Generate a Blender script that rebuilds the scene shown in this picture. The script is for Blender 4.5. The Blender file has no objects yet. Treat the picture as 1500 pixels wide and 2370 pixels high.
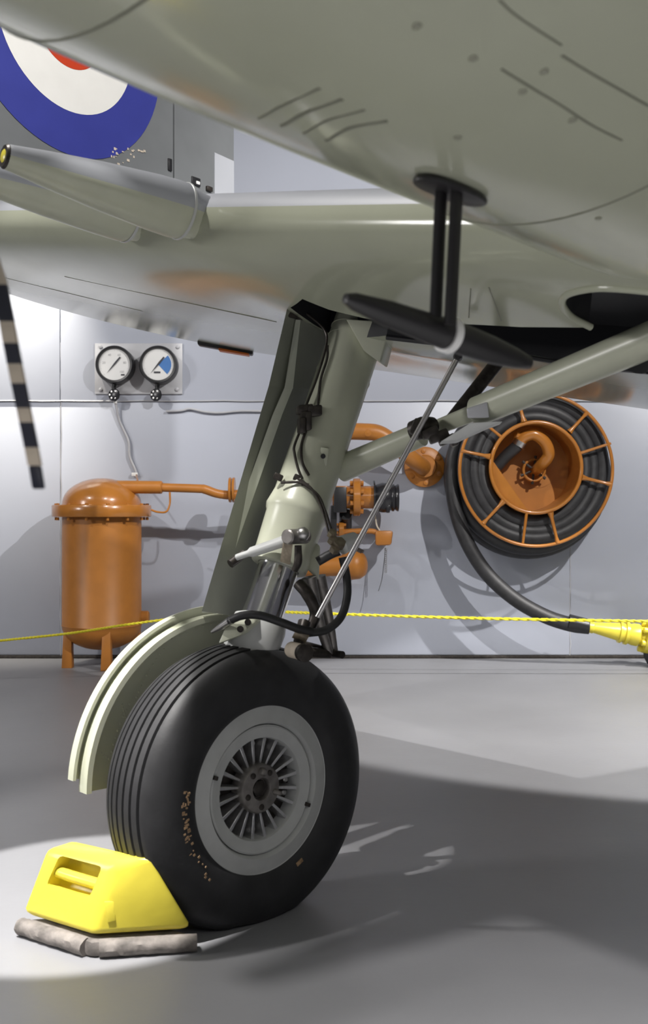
import bpy, bmesh, math, random
import numpy as np
from mathutils import Vector, Matrix
from mathutils.bvhtree import BVHTree

random.seed(7)
SC = bpy.context.scene
COL = SC.collection
PI = math.pi

# ------------------------------------------------------------------ camera
FPX, CAMH = 2500.0, 1.204
cam_d = bpy.data.cameras.new('camera')
cam_d.sensor_fit = 'VERTICAL'
cam_d.sensor_height = 36.0
cam_d.lens = 36.0 * FPX / 2370.0
cam_d.dof.use_dof = True
cam_d.dof.focus_distance = 4.6
cam_d.dof.aperture_fstop = 4.5
cam_d.clip_start = 0.05
cam = bpy.data.objects.new('camera', cam_d)
COL.objects.link(cam)
cam.location = (0, 0, CAMH)
cam.rotation_euler = (PI / 2, 0, 0)
SC.camera = cam

# ------------------------------------------------------------------ world, lights, exposure
SC.view_settings.view_transform = 'Standard'
SC.view_settings.look = 'None'
SC.view_settings.gamma = 1.0
SC.view_settings.use_curve_mapping = False
SC.view_settings.exposure = 0.0
SC.cycles.use_denoising = True
SC.cycles.max_bounces = 8
SC.cycles.sample_clamp_indirect = 8.0

w = bpy.data.worlds.new('world')
SC.world = w
w.use_nodes = True
w.node_tree.nodes['Background'].inputs[0].default_value = (0.9, 0.92, 1.0, 1)
w.node_tree.nodes['Background'].inputs[1].default_value = 0.025


def look(o, tgt):
    d = Vector(tgt) - o.location
    o.rotation_euler = d.to_track_quat('-Z', 'Y').to_euler()


def spot(name, loc, tgt, watts, angle, blend=0.3, size=0.04, col=(1, 0.97, 0.94)):
    l = bpy.data.lights.new(name, 'SPOT')
    l.energy = watts
    l.spot_size = math.radians(angle)
    l.spot_blend = blend
    l.shadow_soft_size = size
    l.color = col
    o = bpy.data.objects.new(name, l)
    COL.objects.link(o)
    o.location = loc
    look(o, tgt)
    return o


def area(name, loc, tgt, watts, sx, sy, col=(1, 0.98, 0.97)):
    l = bpy.data.lights.new(name, 'AREA')
    l.shape = 'RECTANGLE'
    l.size, l.size_y = sx, sy
    l.energy = watts
    l.color = col
    o = bpy.data.objects.new(name, l)
    COL.objects.link(o)
    o.location = loc
    look(o, tgt)
    return o


# gallery track spots plus added fill lamps
spot('track_and_fill_spot', (-1.7, 1.5, 5.2), (-0.82, 3.26, 0.35), 3000, 12, 0.08, 0.03)
spot('track_and_fill_spot', (-1.6, 1.5, 5.2), (-0.19, 3.40, 0.98), 900, 6.0, 0.15, 0.03)
spot('track_and_fill_spot', (-4.6, 3.4, 5.4), (-0.8, 8.9, 1.0), 500, 70, 0.5)
spot('track_and_fill_spot', (3.6, 2.6, 5.4), (1.4, 8.9, 0.9), 1500, 70, 0.5)
spot('track_and_fill_spot', (-2.55, 8.1, 4.3), (-2.75, 8.88, 2.9), 900, 64, 0.9, 0.05, (1, 0.93, 0.8))
spot('track_and_fill_spot', (4.8, 5.0, 5.3), (2.3, 6.5, 0), 2300, 42, 0.12)
spot('track_and_fill_spot', (0.6, -1.6, 5.4), (0.9, -0.6, 0), 3500, 60, 0.6, 0.1)  # added fill: lights unseen floor so its bounce lifts the belly
spot('track_and_fill_spot', (-3.4, -0.6, 5.4), (-3.0, 1.2, 0), 1200, 50, 0.6, 0.1)  # second added floor lamp, more bounce from out of view
spot('track_and_fill_spot', (-2.0, 3.2, 5.8), (-0.7, 3.4, 2.2), 560, 38, 0.4, 0.1)
spot('track_and_fill_spot', (0.8, 2.2, 5.8), (-1.4, 5.6, 3.4), 850, 40, 0.5, 0.1)  # added to bring up the white of the roundel
area('front_fill', (0.5, -3.5, 5.8), (0.3, -2.5, 0), 190, 5.0, 3.0)  # added soft fill from behind the camera, no fixture there
area('left_fill', (-7.6, 2.2, 3.4), (0, 3.4, 1.4), 170, 1.6, 1.2)  # added soft lamp at left, shapes the light on the leg

# ------------------------------------------------------------------ materials


def mat(name, col, rough=0.5, metal=0.0, var=0.06, bump=0.0, scale=8.0, coat=0.0, bscale=60.0, spec=0.5):
    m = bpy.data.materials.new(name)
    m.use_nodes = True
    nt = m.node_tree
    b = nt.nodes['Principled BSDF']
    b.inputs['Roughness'].default_value = rough
    b.inputs['Metallic'].default_value = metal
    b.inputs['Specular IOR Level'].default_value = spec
    if coat:
        b.inputs['Coat Weight'].default_value = coat
        b.inputs['Coat Roughness'].default_value = 0.08
    tc = nt.nodes.new('ShaderNodeTexCoord')
    nz = nt.nodes.new('ShaderNodeTexNoise')
    nz.inputs['Scale'].default_value = scale
    nz.inputs['Detail'].default_value = 5
    nt.links.new(tc.outputs['Object'], nz.inputs['Vector'])
    rp = nt.nodes.new('ShaderNodeValToRGB')
    rp.color_ramp.elements[0].position = 0.3
    rp.color_ramp.elements[1].position = 0.7
    c = Vector(col)
    rp.color_ramp.elements[0].color = (*(c * (1 - var)), 1)
    rp.color_ramp.elements[1].color = (*(c * (1 + var)), 1)
    nt.links.new(nz.outputs['Fac'], rp.inputs['Fac'])
    nt.links.new(rp.outputs['Color'], b.inputs['Base Color'])
    if bump:
        n2 = nt.nodes.new('ShaderNodeTexNoise')
        n2.inputs['Scale'].default_value = bscale
        n2.inputs['Detail'].default_value = 3
        nt.links.new(tc.outputs['Object'], n2.inputs['Vector'])
        bp = nt.nodes.new('ShaderNodeBump')
        bp.inputs['Strength'].default_value = bump
        bp.inputs['Distance'].default_value = 0.01
        nt.links.new(n2.outputs['Fac'], bp.inputs['Height'])
        nt.links.new(bp.outputs['Normal'], b.inputs['Normal'])
    return m


M = dict(
    wall=mat('wall_paint', (0.42, 0.445, 0.515), 0.38, bump=0.12, scale=1.2, var=0.03, bscale=5),
    wall_dim=mat('far_wall_paint', (0.35, 0.35, 0.38), 0.6),
    floor=mat('deck_paint', (0.255, 0.257, 0.27), 0.42, bump=0.05, scale=1.6, var=0.07, bscale=30),
    ceil=mat('ceiling_paint', (0.3, 0.3, 0.3), 0.8),
    sky=mat('sky_green_paint', (0.42, 0.435, 0.335), 0.14, scale=2.5, var=0.05, bump=0.03, bscale=4),
    sky2=mat('sky_green_gear_paint', (0.53, 0.545, 0.43), 0.3, scale=12, var=0.04),
    grey=mat('sea_grey_lifted', (0.43, 0.445, 0.48), 0.45, scale=3, var=0.04),  # sea grey lightened: overhead light on wing top and barrels put into the colour
    greyp=mat('dull_sea_grey_paint', (0.165, 0.174, 0.18), 0.5, scale=4, var=0.08),
    well=mat('well_dark', (0.012, 0.012, 0.015), 0.6),  # near-black tone for the cut wheel well
    seam=mat('seam_dark', (0.2, 0.205, 0.155), 0.5),  # dark tone of the panel seams and belly streaks
    fast=mat('fastener_grey', (0.27, 0.275, 0.21), 0.5),
    black=mat('black_paint', (0.018, 0.018, 0.02), 0.35),
    doorin=mat('door_inner_shade', (0.27, 0.28, 0.235), 0.45, scale=6, var=0.1),  # leg door green darkened, its shade put into the colour
    rib=mat('rib_lit_tone', (0.62, 0.64, 0.56), 0.4),  # rib lightened, the light on its face put into the colour
    mast=mat('mast_black', (0.022, 0.021, 0.022), 0.4),
    rubber=mat('tyre_rubber', (0.026, 0.026, 0.028), 0.55, scale=14, var=0.2, bump=0.05, bscale=90),
    hose=mat('hose_rubber', (0.026, 0.026, 0.028), 0.5, scale=20, var=0.25, bump=0.06, bscale=80),
    orange=mat('ochre_orange_paint', (0.43, 0.165, 0.028), 0.25, scale=9, var=0.08, bump=0.03, bscale=70, coat=0.3),
    orange2=mat('ochre_orange_satin', (0.42, 0.16, 0.026), 0.42, scale=9, var=0.08),
    yellow=mat('yellow_paint', (0.80, 0.68, 0.07), 0.3, scale=10, var=0.05, bump=0.08, bscale=25),
    rope=mat('yellow_rope', (0.82, 0.72, 0.03), 0.6),
    chrome=mat('chrome', (0.75, 0.75, 0.78), 0.16, 1.0, var=0.03),
    steel=mat('steel', (0.55, 0.54, 0.53), 0.32, 1.0, scale=30),
    alu=mat('cast_aluminium', (0.68, 0.68, 0.69), 0.38, 0.9, scale=40, var=0.15, bump=0.1, bscale=120),
    rim=mat('rim_grey_paint', (0.56, 0.57, 0.56), 0.35, scale=20, var=0.05),
    hub=mat('hub_metal', (0.30, 0.28, 0.265), 0.4, 0.7, scale=30, var=0.25),
    dirt=mat('oily_dark_metal', (0.05, 0.043, 0.038), 0.4, 0.5, scale=50, var=0.4),
    brass=mat('dull_brass', (0.34, 0.29, 0.22), 0.4, 0.7, scale=50, var=0.3),
    white=mat('white_paint', (0.82, 0.82, 0.8), 0.4),
    dial=mat('dial_white', (0.8, 0.8, 0.79), 0.5, var=0.02),
    ink=mat('dial_ink', (0.05, 0.05, 0.06), 0.6),
    inkf=mat('faded_ink', (0.42, 0.42, 0.43), 0.6),
    bluew=mat('dial_blue', (0.07, 0.2, 0.5), 0.5),
    rblue=mat('roundel_blue_paint', (0.045, 0.055, 0.3), 0.4, scale=6),
    rred=mat('roundel_red_paint', (0.55, 0.055, 0.018), 0.4),
    rwhite=mat('roundel_white_paint', (0.85, 0.84, 0.8), 0.4, var=0.02),
    mat_=mat('worn_mat', (0.2, 0.18, 0.165), 0.8, scale=22, var=0.45, bump=0.3, bscale=50),
    cloth=mat('black_cap', (0.02, 0.02, 0.023), 0.25),
    tan=mat('cream_paint', (0.6, 0.52, 0.42), 0.6, scale=20, var=0.15),
    navy=mat('navy_paint', (0.02, 0.022, 0.04), 0.5),
    gold=mat('worn_gold_ink', (0.38, 0.25, 0.14), 0.6, scale=60, var=0.4),
    red_o=mat('orange_plastic', (0.6, 0.14, 0.02), 0.4),
    conduit=mat('painted_conduit', (0.47, 0.475, 0.5), 0.35),
)

# ------------------------------------------------------------------ helpers


def P(px, py, Y):
    """the point seen at photo pixel (px, py) that stands Y metres from the camera plane"""
    return Vector(((px - 750) * Y / FPX, Y, CAMH - (py - 1185) * Y / FPX))


WORG = {}


def finish(o, label=None, cat=None, group=None, kind=None):
    if label:
        o['label'] = label
    if cat:
        o['category'] = cat
    if group:
        o['group'] = group
    if kind:
        o['kind'] = kind
    return o


def thing(name, loc, label, cat, group=None):
    o = bpy.data.objects.new(name, None)
    o.empty_display_size = 0.1
    COL.objects.link(o)
    o.location = loc
    WORG[o] = Vector(loc)
    return finish(o, label, cat, group)


class MB:
    def __init__(s):
        s.v, s.f, s.m = [], [], []

    def add(s, vf, mi=0):
        v, f = vf[0], vf[1]
        k = len(s.v)
        s.v += [Vector(p) for p in v]
        s.f += [[i + k for i in q] for q in f]
        if len(vf) > 2:
            s.m += vf[2]
        else:
            s.m += [mi] * len(f)
        return s

    def build(s, name, mats, parent=None, smooth=40, label=None, cat=None, group=None, kind=None):
        if not isinstance(mats, (list, tuple)):
            mats = [mats]
        lo = Vector([min(p[i] for p in s.v) for i in range(3)])
        hi = Vector([max(p[i] for p in s.v) for i in range(3)])
        c = (lo + hi) / 2
        if parent is None:
            c.z = lo.z
        me = bpy.data.meshes.new(name)
        me.from_pydata([p - c for p in s.v], [], s.f)
        for m_ in mats:
            me.materials.append(m_)
        bm = bmesh.new()
        bm.from_mesh(me)
        bmesh.ops.recalc_face_normals(bm, faces=bm.faces)
        bm.to_mesh(me)
        bm.free()
        if len(mats) > 1:
            me.polygons.foreach_set('material_index', s.m)
        if smooth:
            me.polygons.foreach_set('use_smooth', [True] * len(me.polygons))
            me.set_sharp_from_angle(angle=math.radians(smooth))
        o = bpy.data.objects.new(name, me)
        COL.objects.link(o)
        WORG[o] = c
        if parent is not None:
            o.parent = parent
            o.location = c - WORG[parent]
        else:
            o.location = c
        return finish(o, label, cat, group, kind)


def frame(d, up=Vector((0, 0, 1))):
    d = Vector(d).normalized()
    if abs(d.dot(up)) > 0.98:
        up = Vector((1, 0, 0))
    a = up.cross(d).normalized()
    b = d.cross(a)
    return a, b, d


def axmat(o, d, up=Vector((0, 0, 1))):
    """matrix: local z -> d, origin o"""
    a, b, d = frame(d, up)
    return Matrix(((a.x, b.x, d.x, o[0]), (a.y, b.y, d.y, o[1]), (a.z, b.z, d.z, o[2]), (0, 0, 0, 1)))


def lathe(prof, o, d, seg=32, close=False, a0=0, a1=2 * PI, up=Vector((0, 0, 1))):
    """prof: (radius, height) pairs round axis d from o"""
    mx = axmat(o, d, up)
    full = abs(a1 - a0 - 2 * PI) < 1e-6
    na = seg if full else seg + 1
    v, f = [], []
    n = len(prof)
    for i in range(na):
        a = a0 + (a1 - a0) * i / seg
        for r, z in prof:
            v.append(mx @ Vector((r * math.cos(a), r * math.sin(a), z)))
    for i in range(seg):
        j = (i + 1) % na
        for k in range(n if close else n - 1):
            l = (k + 1) % n
            f.append([i * n + k, j * n + k, j * n + l, i * n + l])
    if not close and full:
        if prof[0][0] > 1e-6:
            f.append([i * n for i in range(na)][::-1])
        if prof[-1][0] > 1e-6:
            f.append([i * n + n - 1 for i in range(na)])
    return v, f


def cyl(p0, p1, r0, r1=None, seg=20, bev=0.0):
    p0, p1 = Vector(p0), Vector(p1)
    r1 = r0 if r1 is None else r1
    L = (p1 - p0).length
    b = min(bev, L * 0.4)
    prof = [(r0, 0), (r1, L)] if not b else [(r0 - b, 0), (r0, b), (r1, L - b), (r1 - b, L)]
    return lathe(prof, p0, p1 - p0, seg)


def catmull(pts, n=8):
    pts = [Vector(p) for p in pts]
    if len(pts) < 3:
        return pts
    q = [pts[0] * 2 - pts[1]] + pts + [pts[-1] * 2 - pts[-2]]
    out = []
    for i in range(1, len(q) - 2):
        for k in range(n):
            t = k / n
            a, b, c, d = q[i - 1:i + 3]
            out.append(0.5 * ((2 * b) + (c - a) * t + (2 * a - 5 * b + 4 * c - d) * t * t + (3 * b - a - 3 * c + d) * t ** 3))
    out.append(pts[-1])
    return out


def tube(pts, r, seg=12, n=8, smooth=True, closed=False):
    """r: one radius or one per point"""
    rs = r if isinstance(r, (list, tuple)) else [r] * len(pts)
    p = catmull(pts, n) if smooth and len(pts) > 2 else [Vector(q) for q in pts]
    R = np.interp(np.linspace(0, 1, len(p)), np.linspace(0, 1, len(rs)), rs)
    v, f = [], []
    d = (p[1] - p[0]).normalized()
    a, b, _ = frame(d)
    for i, q in enumerate(p):
        if closed:
            t = (p[(i + 1) % len(p)] - p[i - 1]).normalized()
        else:
            t = (p[min(i + 1, len(p) - 1)] - p[max(i - 1, 0)]).normalized()
        a = (a - t * a.dot(t)).normalized()
        b = t.cross(a)
        for k in range(seg):
            g = 2 * PI * k / seg
            v.append(q + (a * math.cos(g) + b * math.sin(g)) * R[i])
    m = len(p)
    for i in range(m if closed else m - 1):
        j = (i + 1) % m
        for k in range(seg):
            l = (k + 1) % seg
            f.append([i * seg + k, i * seg + l, j * seg + l, j * seg + k])
    if not closed:
        f.append(list(range(seg))[::-1])
        f.append([(m - 1) * seg + k for k in range(seg)])
    return v, f


def bm_out(bm):
    bm.verts.index_update()
    v = [x.co.copy() for x in bm.verts]
    f = [[x.index for x in q.verts] for q in bm.faces]
    bm.free()
    return v, f


def hexa(c8, bev=0.0, seg=2):
    """8 corners: bottom ring then top ring"""
    bm = bmesh.new()
    vs = [bm.verts.new(p) for p in c8]
    for q in ((3, 2, 1, 0), (4, 5, 6, 7), (0, 1, 5, 4), (1, 2, 6, 5), (2, 3, 7, 6), (3, 0, 4, 7)):
        bm.faces.new([vs[i] for i in q])
    bmesh.ops.recalc_face_normals(bm, faces=bm.faces)
    if bev:
        bmesh.ops.bevel(bm, geom=bm.edges[:], offset=bev, segments=seg, affect='EDGES', profile=0.5)
    return bm_out(bm)


def box(c, sx, sy, sz, X=(1, 0, 0), Y=(0, 1, 0), Z=(0, 0, 1), bev=0.0, seg=2):
    c, X, Y, Z = Vector(c), Vector(X) * sx / 2, Vector(Y) * sy / 2, Vector(Z) * sz / 2
    b = [c - X - Y, c + X - Y, c + X + Y, c - X + Y]
    return hexa([p - Z for p in b] + [p + Z for p in b], bev, seg)


def prism(poly, ext, bev=0.0):
    """closed polygon extruded by the vector ext"""
    bm = bmesh.new()
    ext = Vector(ext)
    a = [bm.verts.new(p) for p in poly]
    b = [bm.verts.new(Vector(p) + ext) for p in poly]
    n = len(a)
    bm.faces.new(a[::-1])
    bm.faces.new(b)
    for i in range(n):
        bm.faces.new([a[i], a[(i + 1) % n], b[(i + 1) % n], b[i]])
    bmesh.ops.recalc_face_normals(bm, faces=bm.faces)
    if bev:
        bmesh.ops.bevel(bm, geom=bm.edges[:], offset=bev, segments=2, affect='EDGES', profile=0.5)
    return bm_out(bm)


def one(vf, name, m, parent=None, **k):
    return MB().add(vf).build(name, m, parent, **k)


def dup(o, parent, loc=None, rot=None):
    c = o.copy()
    COL.objects.link(c)
    c.parent = parent
    WORG[c] = Vector(loc) if loc is not None else WORG[o]
    c.location = WORG[c] - (WORG[parent] if parent else Vector())
    if rot is not None:
        c.rotation_euler = rot
    return c


def boolean_cut(o, vf, m):
    cu = MB().add(vf).build('cutter', m, None, smooth=0)
    md = o.modifiers.new('cut', 'BOOLEAN')
    md.operation = 'DIFFERENCE'
    md.solver = 'EXACT'
    md.object = cu
    md.material_mode = 'TRANSFER'
    bpy.context.view_layer.update()
    me = bpy.data.meshes.new_from_object(o.evaluated_get(bpy.context.evaluated_depsgraph_get()))
    o.modifiers.clear()
    old = o.data
    o.data = me
    me.set_sharp_from_angle(angle=math.radians(35))
    bpy.data.objects.remove(cu)
    bpy.data.meshes.remove(old)


def bvh_of(vf):
    return BVHTree.FromPolygons([Vector(p) for p in vf[0]], vf[1])


def cast(bvh, px, py):
    o = Vector((0, 0, CAMH))
    d = (P(px, py, 1) - o).normalized()
    h = bvh.ray_cast(o, d)
    n_ = h[1]
    if n_ is not None and n_.dot(d) > 0:
        n_ = -n_
    return h[0], n_


# ------------------------------------------------------------------ the room
WALLY = 8.90
XL, XR, YB, ZC = -8.0, 8.0, -6.0, 6.0
floor = one(box(((XL + XR) / 2, (YB + WALLY) / 2, -0.1), XR - XL + 0.4, WALLY - YB + 0.4, 0.2), 'floor', M['floor'], kind='structure', smooth=0)
one(box((0, (YB + WALLY) / 2, ZC + 0.1), XR - XL + 0.4, WALLY - YB + 0.4, 0.2), 'ceiling', M['ceil'], kind='structure', smooth=0)
one(box((XL - 0.1, (YB + WALLY) / 2, ZC / 2), 0.2, WALLY - YB, ZC), 'wall_left', M['wall_dim'], kind='structure', smooth=0)
one(box((XR + 0.1, (YB + WALLY) / 2, ZC / 2), 0.2, WALLY - YB, ZC), 'wall_right', M['wall_dim'], kind='structure', smooth=0)
one(box((0, YB - 0.1, ZC / 2), XR - XL, 0.2, ZC), 'wall_front', M['wall_dim'], kind='structure', smooth=0)
wb = one(box((0, WALLY + 0.12, ZC / 2), XR - XL, 0.2, ZC), 'wall_back', M['wall'], kind='structure', smooth=0)
zs = CAMH + (1185 - 928) * WALLY / FPX
x1, x2 = (140 - 750) * WALLY / FPX, (1320 - 750) * WALLY / FPX
xs = [XL, x1 - 4.2, x1, x2, x2 + 4.0]
g = 0.003
for a, b in ((XL, x1), (x1, x2), (x2, XR)):
    one(box(((a + b) / 2, WALLY + 0.01, zs / 2 + 0.012), b - a - 2 * g, 0.02, zs - 0.03, bev=0.004), 'steel_plate', M['wall'], wb)
for a, b in ((XL, x1), (x1, x2 + 1.5), (x2 + 1.5, XR)):
    one(box(((a + b) / 2, WALLY + 0.003, (zs + ZC) / 2 + 0.001), b - a - 2 * g, 0.034, ZC - zs - 0.002, bev=0.004), 'steel_plate', M['wall'], wb)
for x, z0, z1 in ((x1 + 0.004, 0.02, 2.6), (x2, 0.02, 1.25)):
    pts = [Vector((x + random.uniform(-.004, .004), WALLY - 0.0005, z0 + (z1 - z0) * i / 24)) for i in range(25)]
    one(tube(pts, 0.0045, 6, 2), 'weld_bead', M['conduit'], wb)
pts = [Vector((XL + 1 + (x2 - XL) * i / 60, WALLY - 0.012, zs + random.uniform(-.003, .003))) for i in range(61)]
one(tube(pts, 0.006, 6, 2), 'weld_bead', M['conduit'], wb)
one(box((0, WALLY - 0.008, 0.012), XR - XL, 0.03, 0.024, bev=0.004), 'baseboard_back', M['dirt'], kind='structure')

# ------------------------------------------------------------------ the aircraft
FW = Vector((-.743, -.669, 0)).normalized()     # forward in plan
NN = Vector((.669, -.743, 0)).normalized()      # inboard, towards the camera side
UP = Vector((0, 0, 1))
WC = Vector((-.252, 3.26, .387))                # wheel centre
plane = thing('naval_fighter_aircraft', (-.266, 3.154, 0),
              'pale green-bellied propeller fighter with folded wing, standing on its black-tyred wheel', 'aircraft')

# fuselage -----------------------------------------------------------
th = 0.142
FD = (FW * math.cos(th) + UP * math.sin(th)).normalized()
FU = (UP * math.cos(th) - FW * math.sin(th)).normalized()
FB = -NN * 1.103 + UP * 2.551


def frad(t):
    return float(np.interp(t, [-6.5, -4, -2, -1, 0, .5, 1., 1.5, 2.5, 3.0], [.30, .486, .602, .659, .669, .638, .585, .53, .486, .40]))


def fpt(t, a, off=0.0):
    # smooth the radius profile
    r = sum(frad(t + k * .12) for k in range(-2, 3)) / 5 + off
    return FB + FD * t + NN * (r * math.cos(a)) + FU * (r * .984 * math.sin(a))


TS = np.linspace(-6.3, 2.9, 93)
NA = 96
v = [fpt(t, 2 * PI * k / NA) for t in TS for k in range(NA)]
f = [[i * NA + k, i * NA + (k + 1) % NA, (i + 1) * NA + (k + 1) % NA, (i + 1) * NA + k] for i in range(len(TS) - 1) for k in range(NA)]
f += [list(range(NA))[::-1], [(len(TS) - 1) * NA + k for k in range(NA)]]
fus_vf = (v, f)
fus = one(fus_vf, 'fuselage', M['sky'], plane, label='pale green rounded belly of the fuselage')
fb = bvh_of(fus_vf)


def on_fus(px, py):
    h, nrm = cast(fb, px, py)
    return h, nrm


def fta(p):
    q = p - FB
    return q.dot(FD), math.atan2(q.dot(FU) / .984, q.dot(NN))


def fus_line(pix, r=0.0024, name='panel_seam', m=None):
    pts = []
    for px, py in pix:
        h, nrm = on_fus(px, py)
        if h is not None:
            pts.append(h + nrm * r * -0.35)
    if len(pts) > 1:
        one(tube(catmull(pts, 6), r, 6, 1, smooth=False), name, m or M['seam'], fus)


h0, _ = on_fus(1180, 528 - 8)
t_ring = fta(h0)[0]
for t0 in (t_ring, fta(on_fus(245, 55)[0])[0]):
    pts = [fpt(t0, -PI + PI * k / 60 + .3, -0.001) for k in range(52)]
    one(tube(pts, 0.003, 6, 1, smooth=False), 'panel_seam', M['seam'], fus)
fus_line([(1160, 160), (1230, 203), (1300, 245), (1370, 290), (1440, 325)])
fus_line([(1300, 128), (1360, 165), (1430, 205), (1500, 245)])
fus_line([(1155, 0), (1200, 40), (1300, 105)], 0.002)
for k in range(4):      # dark streaks along the belly
    x0, y0 = 655 + k * 52, 232 + k * 17
    fus_line([(x0 - 55, y0 + 42), (x0, y0 + 12), (x0 + 85, y0 - 28 + k * 8)], 0.0045 if k % 2 else 0.0035, 'belly_streak')
for px, py in ((965, 60), (1095, 135), (1260, 165), (1210, 212), (1325, 278), (1060, 318), (1385, 505)):
    h, nrm = on_fus(px, py)
    one(lathe([(0.0065, -.002), (0.0065, .001), (0.005, .002), (0, .002)], h, nrm, 12), 'fastener', M['fast'], fus)

# mast under the belly
hm, nm = on_fus(1045, 432)
dm = FD
ap, bp_, _ = frame(nm, dm)
pl = []
c0 = hm + nm * .004
sx_ = dm - nm * dm.dot(nm)
sx_.normalize()
sy_ = nm.cross(sx_)
for k in range(24):
    g_ = 2 * PI * k / 24
    pl.append(c0 + sx_ * .078 * math.copysign(abs(math.cos(g_)) ** .8, math.cos(g_)) + sy_ * .034 * math.copysign(abs(math.sin(g_)) ** .8, math.sin(g_)))
mp = one(prism(pl, nm * .008, .002), 'probe_mast', M['mast'], plane, label='black probe mast on twin struts')
Ym = hm.y
for (xa, ya, xb, yb, dy) in ((1022, 425, 1008, 745, 0), (1058, 435, 1042, 752, -.012)):
    a_, b_ = P(xa, ya, Ym + dy), P(xb, yb, Ym + dy)
    mid = (a_ - b_).normalized()
    q = []
    ex = FW * .0135
    ey = NN * .007
    for k in range(16):
        g_ = 2 * PI * k / 16
        q.append(b_ + ex * math.cos(g_) + ey * math.sin(g_))
    one(prism(q, a_ - b_), 'mast_strut', M['mast'], mp)
pb0, pb1 = P(797, 690, Ym - .1), P(1228, 842, Ym + .16)
pd = (pb1 - pb0)
Lp = pd.length
prof = [(0, 0), (.008, .002), (.014, .02), (.021, .09), (.026, Lp * .5), (.026, Lp * .62), (.024, Lp * .75), (.018, Lp * .9), (.012, Lp * .985), (.006, Lp), (0, Lp)]
one(lathe(prof, pb0, pd, 24), 'probe_tube', M['mast'], mp)
c1 = pb0 + pd * .52
one(lathe([(.026, -.006), (.031, -.006), (.031, .008), (.026, .008)], c1, pd, 28, close=True), 'probe_ring', M['white'], mp, label='white ring round the probe')

# wing -----------------------------------------------------------
LE0 = Vector((-.33, 3.2, 2.08))
SPAN = Vector((-.669, .743, .20))
CH = 2.35
wa = math.radians(10.3)
WU = (-FW * math.cos(wa) - UP * math.sin(wa)).normalized()
WV = (UP * math.cos(wa) - FW * math.sin(wa)).normalized()


def yt(x, t=.145):
    return 5 * t * (.2969 * math.sqrt(max(x, 0)) - .126 * x - .3516 * x * x + .2843 * x ** 3 - .1036 * x ** 4)


def wing_pt(s, x, side):
    b = LE0 + SPAN * s + WU * (CH * x)
    h = yt(x) * CH * (1 + .42 * math.exp(-x / .06))
    if side < 0:
        dx, ds = (x - .27) / .16, (s + .05) / .30
        h = h * .86 + .055 * math.exp(-(dx * dx) - ds * ds)
    return b + WV * (h * side)


SS = [-1.45 + 4.23 * i / 60 for i in range(61)]
XS = [(1 - math.cos(PI * i / 36)) / 2 for i in range(37)]
loop = [(x, 1) for x in XS[::-1]] + [(x, -1) for x in XS[1:-1]]
NL = len(loop)
v = [wing_pt(s, x, sd) for s in SS for x, sd in loop]
f, mi = [], []
for i in range(len(SS) - 1):
    for k in range(NL):
        l = (k + 1) % NL
        f.append([i * NL + k, i * NL + l, (i + 1) * NL + l, (i + 1) * NL + k])
        mi.append(0 if (k < 35) else 1)
f += [list(range(NL))[::-1], [(len(SS) - 1) * NL + k for k in range(NL)]]
mi += [1, 1]
wing_vf = (v, f, mi)
wbv = bvh_of(wing_vf)
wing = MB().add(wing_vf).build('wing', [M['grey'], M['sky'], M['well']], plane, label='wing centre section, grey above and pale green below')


def wp(px, py):
    h, nrm = cast(wbv, px, py)
    return h


# wheel well and leg slot cut into the lower skin
slot = [(905, 748), (1060, 750), (1205, 757), (1362, 758), (1322, 732), (1304, 704), (1318, 680), (1380, 668), (1560, 680), (1640, 760), (1640, 880), (1500, 856), (1320, 838), (1100, 802), (895, 776), (760, 770), (672, 712), (700, 692), (760, 716)]
sp = []
for px, py in slot:
    h = wp(px, py)
    if h is None:
        print('slot miss', px, py)
        continue
    sp.append(h - WV * .08)
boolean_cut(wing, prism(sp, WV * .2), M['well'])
one(tube([wp(1368, 757), wp(1324, 734), wp(1302, 704), wp(1316, 680), wp(1378, 667), wp(1450, 669), wp(1520, 676)], .009, 10), 'well_lip', M['sky'], wing)
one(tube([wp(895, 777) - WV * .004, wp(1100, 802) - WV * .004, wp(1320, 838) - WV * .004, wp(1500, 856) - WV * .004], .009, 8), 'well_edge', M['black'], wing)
for a_, b_ in (((0, 640), (330, 720)), ((150, 640), (640, 745)), ((1090, 668), (1085, 735)), ((1132, 665), (1160, 742))):
    pa, pb_ = wp(*a_), wp(*b_)
    if pa and pb_:
        pm = wp((a_[0] + b_[0]) / 2, (a_[1] + b_[1]) / 2)
        one(tube([pa, pm, pb_], .0018, 6), 'panel_seam', M['seam'], wing)
# the near wing, same sections mirrored across the fuselage axis
def mirror(p):
    d_ = (p - FB).dot(NN)
    return p - NN * (2 * d_)


mv = [mirror(wing_pt(s_, x_, sd_)) for s_ in (-1.2, -.3, .6, 1.5, 2.78) for x_, sd_ in loop]
mf = [[i * NL + k, i * NL + (k + 1) % NL, (i + 1) * NL + (k + 1) % NL, (i + 1) * NL + k] for i in range(4) for k in range(NL)]
mf += [list(range(NL))[::-1], [4 * NL + k for k in range(NL)]]
one((mv, mf), 'wing', M['sky'], plane, label='near wing, pale green')
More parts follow.
